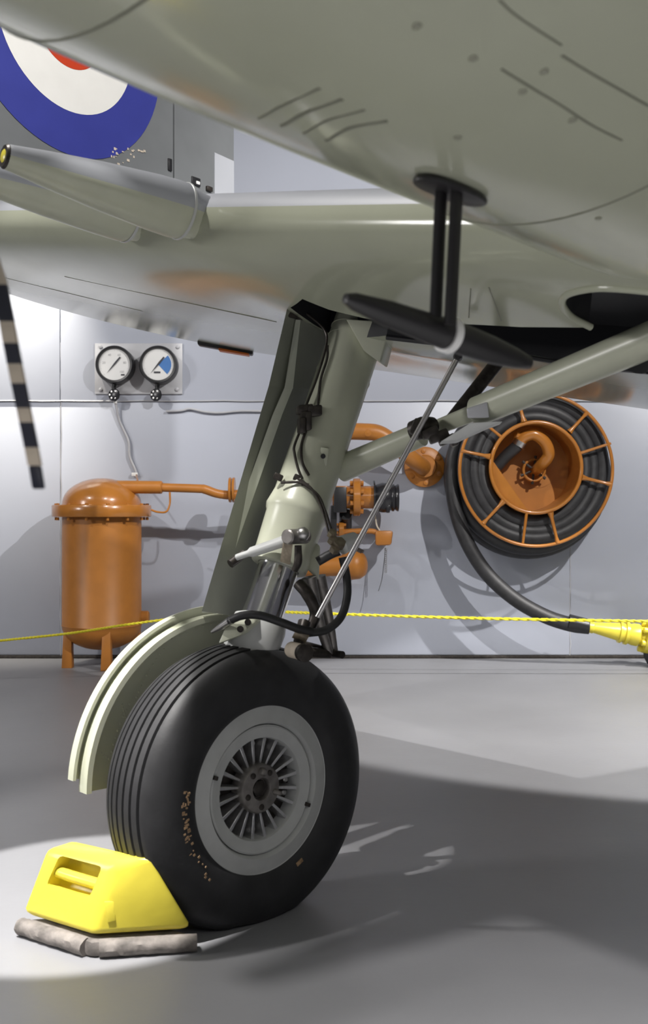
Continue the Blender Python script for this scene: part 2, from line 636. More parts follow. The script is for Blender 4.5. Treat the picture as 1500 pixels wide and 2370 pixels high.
# latch hanging under the fold rib
q0, q1 = P(458, 793, 6.35), P(586, 812, 6.5)
lt = one(hexa([q0 + Vector((0, -.04, -.018)), q1 + Vector((0, -.04, -.03)), q1 + Vector((0, .04, -.03)), q0 + Vector((0, .04, -.018)),
               q0 + Vector((0, -.04, .03)), q1 + Vector((0, -.04, .02)), q1 + Vector((0, .04, .02)), q0 + Vector((0, .04, .03))], .012), 'fold_latch', M['black'], wing, label='black latch with orange underside')
fa, fb2 = q0.lerp(q1, .38) + Vector((0, -.045, -.032)), q0.lerp(q1, .93) + Vector((0, -.045, -.036))
one(hexa([fa, fb2, fb2 + Vector((0, .08, 0)), fa + Vector((0, .08, 0)), fa + Vector((0, 0, .014)), fb2 + Vector((0, 0, .012)), fb2 + Vector((0, .08, .012)), fa + Vector((0, .08, .014))], .003), 'latch_flap', M['red_o'], wing, label='orange underside of the latch')

# cannon fairings
for bx, by, bY, tx, ty, tY in ((422, 489, 3.275, 9, 361, 2.94), (297, 500, 3.53, -118, 388, 3.15)):
    b_, t_ = P(bx, by, bY), P(tx, ty, tY)
    d = t_ - b_
    L = d.length
    prof = [(.02, -.42), (.07, -.06), (.076, -.02), (.078, -.012), (.084, 0), (.086, .03), (.083, .1), (.068, L * .5), (.05, L * .78), (.036, L * .96), (.034, L * .99), (.03, L), (.024, L), (.022, L - .03), (0, L - .03)]
    vf = lathe(prof, b_, d, 48)
    a_, b2, _ = frame(d)
    mi = []
    for q in vf[1]:
        c = sum((vf[0][i] for i in q), Vector()) / len(q)
        ax = b_ + d * ((c - b_).dot(d) / d.dot(d))
        e = (c - ax)
        e = e.normalized() if e.length > 1e-6 else UP
        mi.append(0 if math.atan2(e.dot(b2), -e.dot(a_)) > 0 and e.dot(b2) > 0 or e.dot(b2) > -.12 else 1)
    ca = MB().add((vf[0], vf[1], mi)).build('cannon_fairing', [M['grey'], M['sky2']], plane, label='tapered cannon fairing, grey above and pale green below')
    one(lathe([(.0335, -.012), (.0345, -.004), (.03, .002), (.022, .002)], t_, d, 28), 'muzzle_ring', M['dirt'], ca)
    one(lathe([(.02, -.02), (.02, .001), (.016, .004), (0, .005)], t_, d, 20), 'muzzle_plug', M['yellow'], ca, label='yellow muzzle plug')
    one(lathe([(.0855, -.004), (.0875, -.002), (.0875, .004), (.0855, .006)], b_, d, 40, close=True), 'fairing_band', M['rim'], ca)

# folded outer wing, standing up at the fold
PD = Vector((.61, .79, 0)).normalized()
PN = Vector((.79, -.61, 0)).normalized()
TE0 = Vector((-.555, 6.7, 0))
PC = 2.3


def fold_pt(k, z, side, off=0.0):
    """k metres ahead of the trailing edge"""
    x = 1 - k / PC
    h = yt(min(max(x, 0), 1), .10) * PC * .8
    return TE0 - PD * k + UP * z + PN * (side * (h + off))


def fold_panel(name, k0, k1, z0, z1, m, parent, label=None, off=0.0, slope=.17, gap=0.0):
    ks = [k0 + (k1 - k0) * (1 - math.cos(PI * i / 20)) / 2 for i in range(21)]
    zz = np.linspace(0, 1, 9)
    v, f = [], []
    lp = [(k, 1) for k in ks] + [(k, -1) for k in ks[::-1]]
    n = len(lp)
    for t in zz:
        for k, sd in lp:
            zlo = z0 + slope * k
            v.append(fold_pt(k, zlo + (z1 - zlo) * t, sd, off))
    for i in range(len(zz) - 1):
        for k in range(n):
            l = (k + 1) % n
            f.append([i * n + k, i * n + l, (i + 1) * n + l, (i + 1) * n + k])
    f += [list(range(n))[::-1], [(len(zz) - 1) * n + k for k in range(n)]]
    return one((v, f), name, m, parent, label=label)


def kpx(px):     # distance ahead of the trailing edge where the face crosses photo column px
    lo, hi = .02, PC
    for _ in range(40):
        m_ = (lo + hi) / 2
        q = fold_pt(m_, 0, 1)
        if 750 + q.x * FPX / q.y > px:
            lo = m_
        else:
            hi = m_
    return lo


KH = kpx(402)
fold = fold_panel('folded_wing', KH + .006, PC, 2.22, 5.2, M['greyp'], plane, 'grey outer wing folded upright with a blue, white and red roundel')
ail = fold_panel('aileron', .008, KH - .006, 2.9, 5.0, M['greyp'], fold, slope=0)
zt = CAMH + (1185 - 362) * 6.6 / FPX
fold_panel('trim_tab', .01, kpx(496), 2.9, zt, M['grey'], fold, off=.004, slope=0, label='paler grey trim tab')
# hinge slot and access hole
hh = fold_pt(kpx(392), CAMH + (1185 - 402) * 6.35 / FPX, 1, .004)
one(box(hh, .03, .012, .07, PD, PN, UP, .004), 'hinge_slot', M['black'], fold)
hh = fold_pt(kpx(452), CAMH + (1185 - 430) * 6.46 / FPX, 1, .004)
one(box(hh, .075, .012, .05, PD, PN, UP, .005), 'access_hole', M['black'], fold)
one(box(hh + PD * .012 + PN * .006 - UP * .006, .03, .012, .02, PD, PN, UP, .005), 'hinge_arm', M['white'], fold)
hh = fold_pt(kpx(482), CAMH + (1185 - 440) * 6.5 / FPX, 1, .008)
one(box(hh, .05, .02, .03, PD, PN, UP, .006), 'hinge_arm', M['dirt'], fold)
RK = kpx(160)
_y = fold_pt(RK, 0, 1).y
RZ, RR = CAMH + (1185 - 57) * _y / FPX, 301 * _y / FPX


def ring_conf(r0, r1, off, name, m, label):
    v, f = [], []
    n, mrad = 72, 8
    for i in range(n):
        a = 2 * PI * i / n
        for j in range(mrad + 1):
            r = r0 + (r1 - r0) * j / mrad
            v.append(fold_pt(RK + r * math.cos(a), RZ + r * math.sin(a), 1, off))
    c = mrad + 1
    for i in range(n):
        for j in range(mrad):
            i2 = (i + 1) % n
            f.append([i * c + j, i2 * c + j, i2 * c + j + 1, i * c + j + 1])
    one((v, f), name, m, fold, label=label)


ring_conf(RR * 2 / 3 - .002, RR, .003, 'roundel_ring', M['rblue'], 'blue outer ring of the roundel')
ring_conf(RR / 3 - .002, RR * 2 / 3, .004, 'roundel_ring', M['rwhite'], 'white middle ring of the roundel')
ring_conf(0.001, RR / 3, .005, 'roundel_disc', M['rred'], 'red centre of the roundel')
fl = MB()
for i in range(26):     # chipped paint below the roundel
    k = kpx(random.uniform(250, 335))
    py_ = random.uniform(345, 395) if random.random() < .4 else random.uniform(341, 352)
    z = CAMH + (1185 - py_) * fold_pt(k, 0, 1).y / FPX
    fl.add(box(fold_pt(k, z, 1, .002), random.uniform(.006, .018), .003, random.uniform(.005, .014), PD, PN, UP))
fl.build('paint_chips', M['tan'], fold, kind='stuff')

# main wheel -----------------------------------------------------------
R, HW = .4235, .125
half = [(.246, .112), (.262, .124), (.285, .131), (.32, .133), (.355, .128), (.385, .115), (.405, .096)]
tread = []
gro = [.078, .05, .02, -.01, -.04, -.07]


def trz(z):
    return R - .019 * (abs(z) / .095) ** 2.4


prof = [(r, z) for r, z in half]
zz = .09
items = []
for z in sorted(gro, reverse=True):
    items += [(trz(z + .005), z + .005), (trz(z) - .011, z + .0035), (trz(z) - .011, z - .0035), (trz(z - .005), z - .005)]
prof += items + [(r, -z) for r, z in half[::-1]]
wheel = one(lathe([(.190, .095), (.196, .112), (.200, .117), (.244, .108), (.252, .113), (.256, .105), (.25, .06), (.19, .05)], WC, NN, 72, close=True), 'main_wheel', M['rim'], plane,
            label='spoked main wheel with grey rim and black ribbed tyre')
tvf = lathe(prof, WC, NN, 128, close=True)
for p in tvf[0]:     # the tyre is squashed flat where it stands
    p.z = max(p.z, 0.001)
tyre = one(tvf, 'tyre', M['rubber'], wheel, smooth=35, label='black tyre with ribbed tread')
one(lathe([(.184, .085), (.190, .095), (.189, .104), (.184, .107), (.152, .099), (.148, .09), (.148, .04), (.184, .04)], WC, NN, 72, close=True), 'inner_rim', M['rim'], wheel)
one(lathe([(.0, .045), (.15, .045), (.15, .03), (0, .03)], WC, NN, 48), 'wheel_disc', M['dirt'], wheel)
ra, rb, _ = frame(NN)


def wpt(r, a, l, c=WC):
    """wheel frame: angle from forward towards up, lateral l towards the camera side"""
    return c + FW * (r * math.cos(a)) + UP * (r * math.sin(a)) + NN * l


NSP = 20
for k in range(NSP):
    a = 2 * PI * (k + .5) / NSP
    rd = wpt(1, a, 0, Vector())
    tg = NN.cross(rd)
    i0, i1 = WC + rd * .062 + NN * .08, WC + rd * .152 + NN * .09
    one(hexa([i0 - tg * .0035 - NN * .045, i1 - tg * .007 - NN * .045, i1 + tg * .007 - NN * .045, i0 + tg * .0035 - NN * .045,
              i0 - tg * .0035, i1 - tg * .006, i1 + tg * .006, i0 + tg * .0035], .0015, 1), 'spoke', M['alu'], wheel)
for k in range(NSP):
    if k % 5 < 2:
        a = 2 * PI * k / NSP
        one(lathe([(.009, 0), (.009, .014), (.006, .017), (0, .017)], wpt(.128, a, .045), NN, 10), 'rim_bolt', M['steel'], wheel)
one(lathe([(.066, .045), (.073, .05), (.073, .094), (.068, .1), (.034, .103), (.031, .099), (.031, .08), (0, .08)], WC, NN, 40), 'hub', M['hub'], wheel)
one(lathe([(.026, .08), (.026, .093), (.018, .097), (.0, .097)], WC, NN, 6), 'axle_nut', M['dirt'], wheel)
for k in range(5):
    a = PI * .3 + 2 * PI * k / 5
    one(lathe([(.009, .099), (.009, .1035), (.005, .1045), (0, .1045)], wpt(.053, a, 0), NN, 10), 'hub_bolt', M['dirt'], wheel)
one(lathe([(.012, .099), (.012, .112), (.007, .118), (0, .118)], wpt(.052, PI * .5, 0), NN, 12), 'grease_nipple', M['hub'], wheel)
one(cyl(wpt(.052, PI * 1.1, .1), wpt(.062, PI * 1.1, .122), .009, .006), 'grease_nipple', M['hub'], wheel)
for a in (PI * .89, PI * 1.87):
    one(box(wpt(.187, PI - a, .108), .014, .02, .012, wpt(1, PI - a, 0, Vector()), NN, NN.cross(wpt(1, PI - a, 0, Vector())), .002), 'rim_clip', M['dirt'], wheel)
fl = MB()
for i in range(46):     # worn gold lettering on the sidewall, forward side
    a = math.radians(random.choice([random.uniform(-18, 12), random.uniform(-50, 12)]))
    r = .292 + random.uniform(-.012, .012)
    rd = wpt(1, a, 0, Vector())
    tg = NN.cross(rd)
    fl.add(box(wpt(r, a, .1317), random.uniform(.003, .010), random.uniform(.002, .008), .002, rd, tg, NN))
fl.build('worn_lettering', M['gold'], wheel, kind='stuff', label='flakes of worn gold lettering on the sidewall')
aa = math.radians(180 + 62)
one(box(wpt(.268, aa, .127), .012, .026, .004, wpt(1, aa, 0, Vector()), NN.cross(wpt(1, aa, 0, Vector())), NN, .001), 'balance_mark', M['gold'], wheel)
one(cyl(WC - NN * .26, WC + NN * .02, .045, .045), 'axle', M['dirt'], wheel)

# wheel door outboard of the wheel ----------------------------------------
DCtr = WC - FW * .075 + NN * .0


def sector(r0, r1, a0, a1, l0, l1, n=40, c=DCtr):
    v, f = [], []
    for i in range(n + 1):
        a = math.radians(a0 + (a1 - a0) * i / n)
        for r, l in ((r0, l0), (r1, l0), (r1, l1), (r0, l1)):
            v.append(wpt(r, a, l, c))
    for i in range(n):
        for k in range(4):
            m_ = (k + 1) % 4
            f.append([i * 4 + k, i * 4 + m_, (i + 1) * 4 + m_, (i + 1) * 4 + k])
    f += [[0, 1, 2, 3], [n * 4 + k for k in range(4)][::-1]]
    return v, f


door = one(sector(.30, .515, 4, 96, -.255, -.245), 'wheel_door', M['sky2'], plane, label='pale green curved wheel door with rivets')
one(sector(.505, .515, 4, 72, -.25, -.225), 'door_flange', M['sky2'], door)
one(sector(.30, .485, 0, 100, -.222, -.212), 'inner_skin', M['sky2'], door)
one(sector(.472, .489, 0, 100, -.235, -.19), 'door_flange', M['sky2'], door)
rv = lathe([(.0042, 0), (.003, .0025), (0, .003)], (0, 0, 0), NN, 8)
rv0 = one(rv, 'rivet', M['sky2'], door)
first = True
for (r0, r1, a0, a1, n_) in ((.46, .46, 10, 90, 22), (.445, .40, 62, 40, 10), (.405, .41, 12, 36, 9), (.43, .37, 34, 27, 9), (.44, .38, 14, 10, 7)):
    for i in range(n_):
        t = i / (n_ - 1)
        p = wpt(r0 + (r1 - r0) * t, math.radians(a0 + (a1 - a0) * t), -.2115, DCtr)
        if first:
            rv0.location = p - WORG[door]
            WORG[rv0] = p
            first = False
        else:
            dup(rv0, door, p)

# main leg ----------------------------------------------------------------


def LY(y):   # depth of the leg axis at a photo row
    return 3.30 + (1450 - y) / 720 * .32


def L(y, dx=0, dY=0):
    x = 622 + (1380 - y) * (818 - 622) / 580.0
    return P(x + dx, y, LY(y) + dY)


prof = []
top, bot = L(690), L(1312)
axd = bot - top
LL = axd.length


def along(y):
    return (L(y) - top).length


pr = [(.088, 0), (.09, along(800)), (.0905, along(1000)), (.092, along(1150)), (.1, along(1176)), (.103, along(1185)), (.1, along(1194)), (.095, along(1200)), (.09, along(1280)), (.092, along(1295)), (.088, along(1312)), (.066, along(1313)), (.066, along(1300))]
leg = one(lathe(pr, top, axd, 48), 'undercarriage_leg', M['sky2'], plane, label='thick pale green undercarriage leg with chrome piston')
one(cyl(L(1300), L(1455), .064, .064, 40), 'piston', M['chrome'], leg, label='polished chrome piston')
one(lathe([(.062, 0), (.082, .01), (.086, .03), (.083, .12), (.07, .2), (.05, .26)], L(1430), L(1560) - L(1430), 32), 'axle_fork', M['rim'], leg)
one(cyl(L(1500), WC - NN * .2, .062, .055, 24), 'axle_fork', M['rim'], leg)
one(prism([L(1428, -75, -.10), L(1425, -20, -.12), L(1440, -10, -.12), L(1470, -35, -.12), L(1490, -80, -.10)], Vector((.02, .05, 0)), .004), 'fork_lug', M['sky2'], leg)
for dx, dy in ((-28, 1440), (-40, 1456)):
    one(cyl(L(dy, dx, -.13), L(dy, dx, -.09), .010, .010, 12), 'fork_bolt', M['dirt'], leg)
for y in (772, 795, 872):
    one(lathe([(.0905, -.002), (.0925, -.001), (.0925, .001), (.0905, .002)], L(y), axd, 40, close=True), 'leg_band', M['sky2'], leg)
# top gusset and collar
one(prism([P(800, 738, 3.47), P(905, 745, 3.44), P(893, 790, 3.45), P(880, 840, 3.46), P(842, 812, 3.46), P(818, 770, 3.47)], Vector((.03, .12, 0)), .005), 'leg_gusset', M['sky2'], leg)
# keyhole lug on the leg
kp = P(748, 1056, LY(1056) - .095)
one(hexa([kp + Vector((-.03, 0, -.05)), kp + Vector((.012, -.004, -.03)), kp + Vector((.012, .03, -.03)), kp + Vector((-.03, .03, -.05)),
          kp + Vector((-.006, 0, .03)), kp + Vector((.02, -.004, .025)), kp + Vector((.02, .03, .025)), kp + Vector((-.006, .03, .03))], .004), 'lug_plate', M['sky2'], leg)
one(cyl(kp + Vector((0, -.006, 0)), kp + Vector((0, .01, 0)), .008, .008, 12), 'lug_bolt', M['black'], leg)
# rod to the door with its ball
rb0, rb1 = P(548, 1290, 3.30), P(688, 1242, 3.22)
one(tube([rb0, rb0.lerp(rb1, .2), rb0.lerp(rb1, .25), rb1], [.010, .010, .016, .018], 14, smooth=False), 'door_rod', M['rim'], leg, label='grey rod from leg to door')
one(cyl(rb1 + Vector((-.03, -.03, 0)), rb1 + Vector((.025, .05, .0)), .023, .023, 20, .004), 'rod_end', M['hub'], leg)
one(lathe([(0, -.022), (.012, -.019), (.02, -.01), (.022, 0), (.02, .01), (.012, .019), (0, .022)], P(700, 1236, 3.22), (1, -.4, .2), 20), 'rod_ball', M['steel'], leg)
one(cyl(rb0 + Vector((-.02, .0, -.02)), rb0 + Vector((.02, .03, .01)), .014, .014, 12), 'rod_bracket', M['dirt'], leg)
one(tube([P(690, 1262, 3.21), P(690, 1300, 3.21), P(682, 1320, 3.22)], [.011, .013, .01], 10), 'locking_lever', M['dirt'], leg)
one(hexa([P(655, 1255, 3.25), P(678, 1258, 3.24), P(672, 1308, 3.26), P(648, 1300, 3.27), P(655, 1255, 3.21), P(678, 1258, 3.2), P(672, 1308, 3.22), P(648, 1300, 3.23)], .003), 'stop_plate', M['brass'], leg)
# torque links
lug = P(728, 1300, 3.36)
knee = P(768, 1512, 3.42)
frk = P(690, 1500, 3.33)
one(hexa([L(1240, 30, .0), L(1300, 45, 0), L(1300, 45, .07), L(1240, 30, .07), P(742, 1262, 3.36), P(738, 1345, 3.36), P(738, 1345, 3.42), P(742, 1262, 3.42)], .01), 'link_lug', M['sky2'], leg)
for dx in (-.03, .03):
    o_ = Vector((dx * .5, dx, 0))
    one(tube([P(726, 1335, 3.38) + o_, P(748, 1430, 3.4) + o_, knee + o_ * .5], [.024, .018, .014], 10), 'torque_link', M['hub'], leg)
    one(tube([frk + o_, frk.lerp(knee, .5) + o_ * .8, knee + o_ * .5], [.02, .016, .014], 10), 'torque_link', M['dirt'], leg)
one(cyl(knee - NN * .05, knee + NN * .05, .012, .012, 12), 'link_pin', M['dirt'], leg)
one(tube([P(690, 1350, 3.3), P(712, 1375, 3.28), P(730, 1420, 3.28), P(712, 1470, 3.27)], [.018, .02, .018, .015], 10), 'torque_link', M['dirt'], leg)
one(cyl(P(674, 1503, 3.2), P(700, 1510, 3.13), .024, .024, 20, .004), 'bobbin', M['tan'], leg, label='cream bobbin beside the tyre')
one(lathe([(.01, 0), (.026, .001), (.026, .02), (.012, .022), (0, .022)], P(700, 1510, 3.13), P(700, 1510, 3.13) - P(674, 1503, 3.2), 20), 'bobbin_cap', M['dirt'], leg)
one(cyl(P(688, 1500, 3.19), P(705, 1440, 3.24), .016, .02, 12), 'hose_union', M['dirt'], leg)
one(cyl(P(683, 1462, 3.2), P(712, 1478, 3.2), .02, .016, 12), 'hose_union', M['brass'], leg)
# brake hoses
one(tube([P(793, 1290, 3.3), P(803, 1340, 3.3), P(803, 1385, 3.28), P(788, 1430, 3.26), P(755, 1458, 3.24), P(715, 1465, 3.22)], .0125, 12), 'brake_hose', M['hose'], leg, label='black brake hose loop')
one(tube([P(722, 1462, 3.2), P(690, 1455, 3.18), P(650, 1440, 3.16), P(600, 1424, 3.15), P(560, 1425, 3.16), P(530, 1437, 3.18)], .0125, 12), 'brake_hose', M['hose'], leg)
one(tube([P(537, 1434, 3.175), P(512, 1450, 3.2), P(490, 1463, 3.22)], [.013, .010, .004], 10), 'hose_end', M['steel'], leg)
one(tube([P(735, 1300, 3.3), P(765, 1283, 3.3), P(785, 1275, 3.3)], .015, 10), 'brake_hose', M['hose'], leg)
for (px, py, r) in ((768, 1235, .013), (770, 1250, .015), (785, 1258, .02), (775, 1270, .016)):
    one(lathe([(0, -.012), (r, -.01), (r, .01), (0, .012)], P(px, py, 3.28), (.3, -.7, .6), 6), 'hose_union', M['brass'], leg)
one(cyl(P(790, 1262, 3.33), P(822, 1248, 3.36), .03, .024, 16), 'hose_swivel', M['rim'], leg)
# hydraulic pipes down the leg and their valve
for pts in ([(688, 712), (722, 735), (752, 765), (755, 800), (735, 870), (716, 920), (708, 940)], [(758, 800), (757, 830), (742, 880), (736, 940)],
            [(700, 985), (682, 1030), (682, 1050), (690, 1085), (700, 1108)], [(710, 990), (698, 1030), (700, 1070), (715, 1100)],
            [(690, 1108), (720, 1130), (740, 1165), (755, 1210), (762, 1240)], [(700, 1118), (735, 1145), (752, 1180), (768, 1230)], [(650, 1117), (690, 1116), (715, 1122)]):
    pp = [P(x, y, LY(y) - (.094 if y < 1060 else .108)) for x, y in pts]
    one(tube(pp, .0042, 8), 'hydraulic_pipe', M['dirt'], leg)
for (px, py, sx, sz) in ((705, 948, .05, .03), (727, 952, .045, .035), (704, 965, .03, .035), (698, 985, .022, .05), (712, 975, .02, .06)):
    one(box(P(px, py, LY(py) - .11), sx, .05, sz, Vector((.95, .2, .1)).normalized(), (-.2, .95, 0), (0, 0, 1), .006), 'valve_block', M['dirt'], leg)
one(cyl(P(735, 948, LY(950) - .13), P(722, 950, LY(950) - .09), .015, .015, 14), 'valve_plug', M['black'], leg)
for (px, py) in ((690, 1107), (706, 1128), (644, 1104)):
    one(box(P(px, py, LY(py) - .09), .03, .02, .022, (.9, 0, -.4), (0, 1, 0), (.4, 0, .9), .004), 'pipe_clip', M['dirt'], leg)
# leg door: long fairing behind the leg
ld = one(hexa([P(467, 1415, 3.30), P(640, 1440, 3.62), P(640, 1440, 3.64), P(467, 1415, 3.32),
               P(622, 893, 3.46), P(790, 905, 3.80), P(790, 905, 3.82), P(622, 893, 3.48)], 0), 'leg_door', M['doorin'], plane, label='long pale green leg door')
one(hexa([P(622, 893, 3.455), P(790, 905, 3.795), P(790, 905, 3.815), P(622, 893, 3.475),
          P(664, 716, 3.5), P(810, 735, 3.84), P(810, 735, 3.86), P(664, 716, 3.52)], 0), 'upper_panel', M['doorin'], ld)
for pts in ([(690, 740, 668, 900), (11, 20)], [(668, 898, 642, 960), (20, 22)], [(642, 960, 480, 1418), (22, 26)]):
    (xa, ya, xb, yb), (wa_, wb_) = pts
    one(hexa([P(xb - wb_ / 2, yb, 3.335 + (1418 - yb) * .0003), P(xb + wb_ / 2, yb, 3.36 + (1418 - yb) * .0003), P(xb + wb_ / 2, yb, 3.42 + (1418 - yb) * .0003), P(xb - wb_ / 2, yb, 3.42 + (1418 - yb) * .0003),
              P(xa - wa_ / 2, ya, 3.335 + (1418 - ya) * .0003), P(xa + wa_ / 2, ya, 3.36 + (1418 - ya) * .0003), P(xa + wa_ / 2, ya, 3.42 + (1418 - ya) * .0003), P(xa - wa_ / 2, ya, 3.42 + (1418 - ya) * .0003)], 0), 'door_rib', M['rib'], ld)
one(hexa([P(664, 735, 3.50), P(722, 745, 3.60), P(722, 745, 3.7), P(664, 735, 3.6), P(668, 708, 3.52), P(735, 715, 3.6), P(735, 715, 3.7), P(668, 708, 3.6)], .008), 'door_hinge', M['dirt'], ld)

# side brace ----------------------------------------------------------------
br = one(tube([P(790, 1085, 3.50), P(975, 1005, 3.33)], [.044, .038], 24, smooth=False), 'side_brace', M['sky2'], plane, label='pale green tubular side brace')
one(cyl(P(1105, 952, 3.12), P(1600, 748, 2.60), .043, .047, 24), 'upper_tube', M['sky2'], br)
bd = (P(1110, 950, 3.15) - P(970, 1000, 3.33)).normalized()
one(hexa([P(1005, 1010, 3.26), P(1130, 965, 3.08), P(1130, 965, 3.16), P(1005, 1010, 3.36), P(1000, 975, 3.26), P(1110, 928, 3.08), P(1115, 928, 3.16), P(1000, 975, 3.36)], .008), 'knuckle', M['sky2'], br)
one(hexa([P(1082, 968, 3.05), P(1133, 967, 3.03), P(1133, 967, 3.1), P(1082, 968, 3.12), P(1080, 945, 3.05), P(1128, 930, 3.03), P(1128, 930, 3.1), P(1080, 945, 3.12)], .004), 'knuckle_plate', M['conduit'], br, label='worn silvery plate on the brace knuckle')
one(prism([P(1020, 1022, 3.1), P(1090, 978, 3.04), P(1165, 975, 3.0), P(1130, 988, 3.02), P(1060, 1020, 3.08)], Vector((0, .05, -.005)), .003), 'knuckle_fin', M['rim'], br)
one(tube([P(955, 998, 3.22), P(980, 990, 3.2), P(1003, 985, 3.22)], [.03, .034, .026], 16), 'brace_clamp', M['dirt'], br)
one(box(P(962, 988, 3.16), .024, .04, .05, (.9, 0, -.35), (0, 1, 0), (.35, 0, .9), .006), 'brace_clamp', M['dirt'], br)
for (x, y, sx, sz) in ((1015, 1010, .06, .03), (1035, 1018, .05, .025), (1050, 1022, .02, .03), (995, 1002, .05, .03)):
    one(box(P(x, y, 3.17), sx, .06, sz, (.9, 0, .35), (0, 1, 0), (-.35, 0, .9), .006), 'knuckle_bolt', M['dirt'], br)
one(cyl(P(1035, 985, 3.28), P(1170, 815, 3.32), .021, .022, 16), 'retraction_jack', M['dirt'], br)
one(cyl(P(1470, 830, 2.72), P(1510, 790, 2.76), .045, .05, 16), 'brace_fitting', M['black'], br)
one(hexa([P(1465, 800, 2.7), P(1500, 800, 2.7), P(1500, 840, 2.7), P(1470, 835, 2.7), P(1465, 800, 2.82), P(1500, 800, 2.82), P(1500, 840, 2.82), P(1470, 835, 2.82)], .01), 'brace_fitting', M['black'], br)
rd = one(cyl(P(1059, 828, 3.12), P(735, 1428, 3.14), .0085, .0085, 14), 'ground_lock_rod', M['steel'], plane, label='thin bright steel rod crossing the brace')
one(lathe([(0, -.016), (.011, -.012), (.014, 0), (.011, .012), (0, .016)], P(1060, 826, 3.12), (0, -1, .2), 16), 'rod_cap', M['black'], rd)

# ------------------------------------------------------------------ yellow chock
F_, R_, L_ = P(213, 2164, 2.92), P(456, 2126, 2.965), P(48, 2114, 3.08)
F_.z = R_.z = L_.z = .056
B_ = R_ + L_ - F_
chock = thing('wheel_chock', ((F_ + B_) / 2).to_tuple()[:2] + (0,), 'bright yellow wheel chock on a worn grey mat in front of the tyre', 'chock')
TF, TR_, TL = P(262, 2004, 2.95), P(350, 1980, 2.925), P(104, 1962, 3.10)
TB = P(172, 1943, 3.17)
body = one(hexa([F_, R_, B_, L_, TF, TR_, TB, TL], .02, 3), 'body', M['yellow'], chock)


def chock_face(u, v_):
    a = F_.lerp(L_, u)
    b = TF.lerp(TL, u)
    return a.lerp(b, v_)


fn = (L_ - F_).cross(TF - F_).normalized()
if fn.y > 0:
    fn = -fn
cc = [chock_face(.18, .50), chock_face(.80, .50), chock_face(.76, .95), chock_face(.14, .95)]
boolean_cut(body, hexa([p - fn * .05 for p in cc] + [p + fn * .05 for p in cc], .012, 2), M['yellow'])
one(tube([chock_face(.10, .68) - fn * .028, chock_face(.5, .69) - fn * .022, chock_face(.88, .70) - fn * .028], .016, 12), 'handle', M['yellow'], chock)
pe = F_.lerp(TF, .52)
ax_ = (R_ - F_).normalized()
one(prism([F_.lerp(TF, .5) + ax_ * .004, F_.lerp(TF, .5) + ax_ * .03, F_.lerp(TF, .22) + ax_ * .05, F_.lerp(TF, .2) + ax_ * .03], Vector((.002, -.008, 0)), .002), 'rib_gusset', M['yellow'], chock)
dl, dr = (L_ - F_).normalized(), (R_ - F_).normalized()


def strip(a, b, w_, h_, name):
    n_ = 22
    pts = []
    d_ = (b - a).normalized()
    s_ = Vector((-d_.y, d_.x, 0))
    v, f = [], []
    for i in range(n_ + 1):
        c = a.lerp(b, i / n_)
        for k in range(12):
            g_ = 2 * PI * k / 12
            jw = 1 + random.uniform(-.12, .12)
            v.append(c + s_ * (w_ * math.cos(g_) * jw) + UP * (h_ / 2 + h_ / 2 * math.sin(g_) * (1 + random.uniform(-.08, .05))))
    for p in v:
        p.z = max(p.z, .001)
    for i in range(n_):
        for k in range(12):
            f.append([i * 12 + k, i * 12 + (k + 1) % 12, (i + 1) * 12 + (k + 1) % 12, (i + 1) * 12 + k])
    f += [list(range(12)), [n_ * 12 + k for k in range(12)]]
    return one((v, f), name, M['mat_'], chock)


fz, rz_, lz, bz = [Vector((p.x, p.y, 0)) for p in (F_, R_, L_, B_)]
strip(fz + dl * .02 + Vector((.0, -.002, 0)), lz + dl * .0 + Vector((.0, -.002, 0)), .024, .048, 'mat_roll')
strip(fz + dr * .02 + Vector((.0, -.003, 0)), rz_ - dr * .0 + Vector((.0, -.003, 0)), .024, .048, 'mat_roll')
one(prism([fz + Vector((0, -.01, .001)), rz_ + Vector((0, -.01, .001)), bz, lz + Vector((0, -.005, .001))], UP * .045, .012), 'base_mat', M['mat_'], chock)

# ------------------------------------------------------------------ pressure tank by the wall
TX, TY = (236 - 750) * 8.46 / FPX, 8.46


def tz(y):
    return CAMH - (y - 1185) * TY / FPX


tank = thing('pressure_tank', (TX, TY, 0), 'orange upright pressure tank with domed lid standing by the wall', 'tank')
zb_, zf = tz(1447), tz(1196)
rT = .306
prof = [(0, tz(1503))] + [(rT * math.sin(a), zb_ - (zb_ - tz(1503)) * math.cos(a)) for a in [PI / 2 * i / 10 for i in range(1, 10)]] + [(rT, zb_), (rT + .004, zb_ + .005), (rT, zb_ + .012), (rT, zf)]
one(lathe(prof, (TX, TY, 0), (0, 0, 1), 56), 'tank_body', M['orange2'], tank)
zl = tz(1169)
prof = [(.33, zl)] + [(rT * math.cos(a) * 1.0, zl + .005 + (tz(1108) - zl) * math.sin(a)) for a in [PI / 2 * i / 12 for i in range(0, 13)]]
one(lathe(prof, (TX, TY, 0), (0, 0, 1), 56), 'domed_lid', M['orange'], tank)
fl_ = one(lathe([(.29, zf), (.378, zf), (.383, zf + .006), (.383, zl - .006), (.378, zl), (.29, zl)], (TX, TY, 0), (0, 0, 1), 56, close=True), 'flange', M['orange'], tank)
bl = MB().add(lathe([(.014, 0), (.014, .012), (0, .014)], (0, 0, 0), UP, 6)).add(lathe([(.012, -.118), (.012, -.095), (0, -.094)], (0, 0, 0), UP, 6))
b0 = None
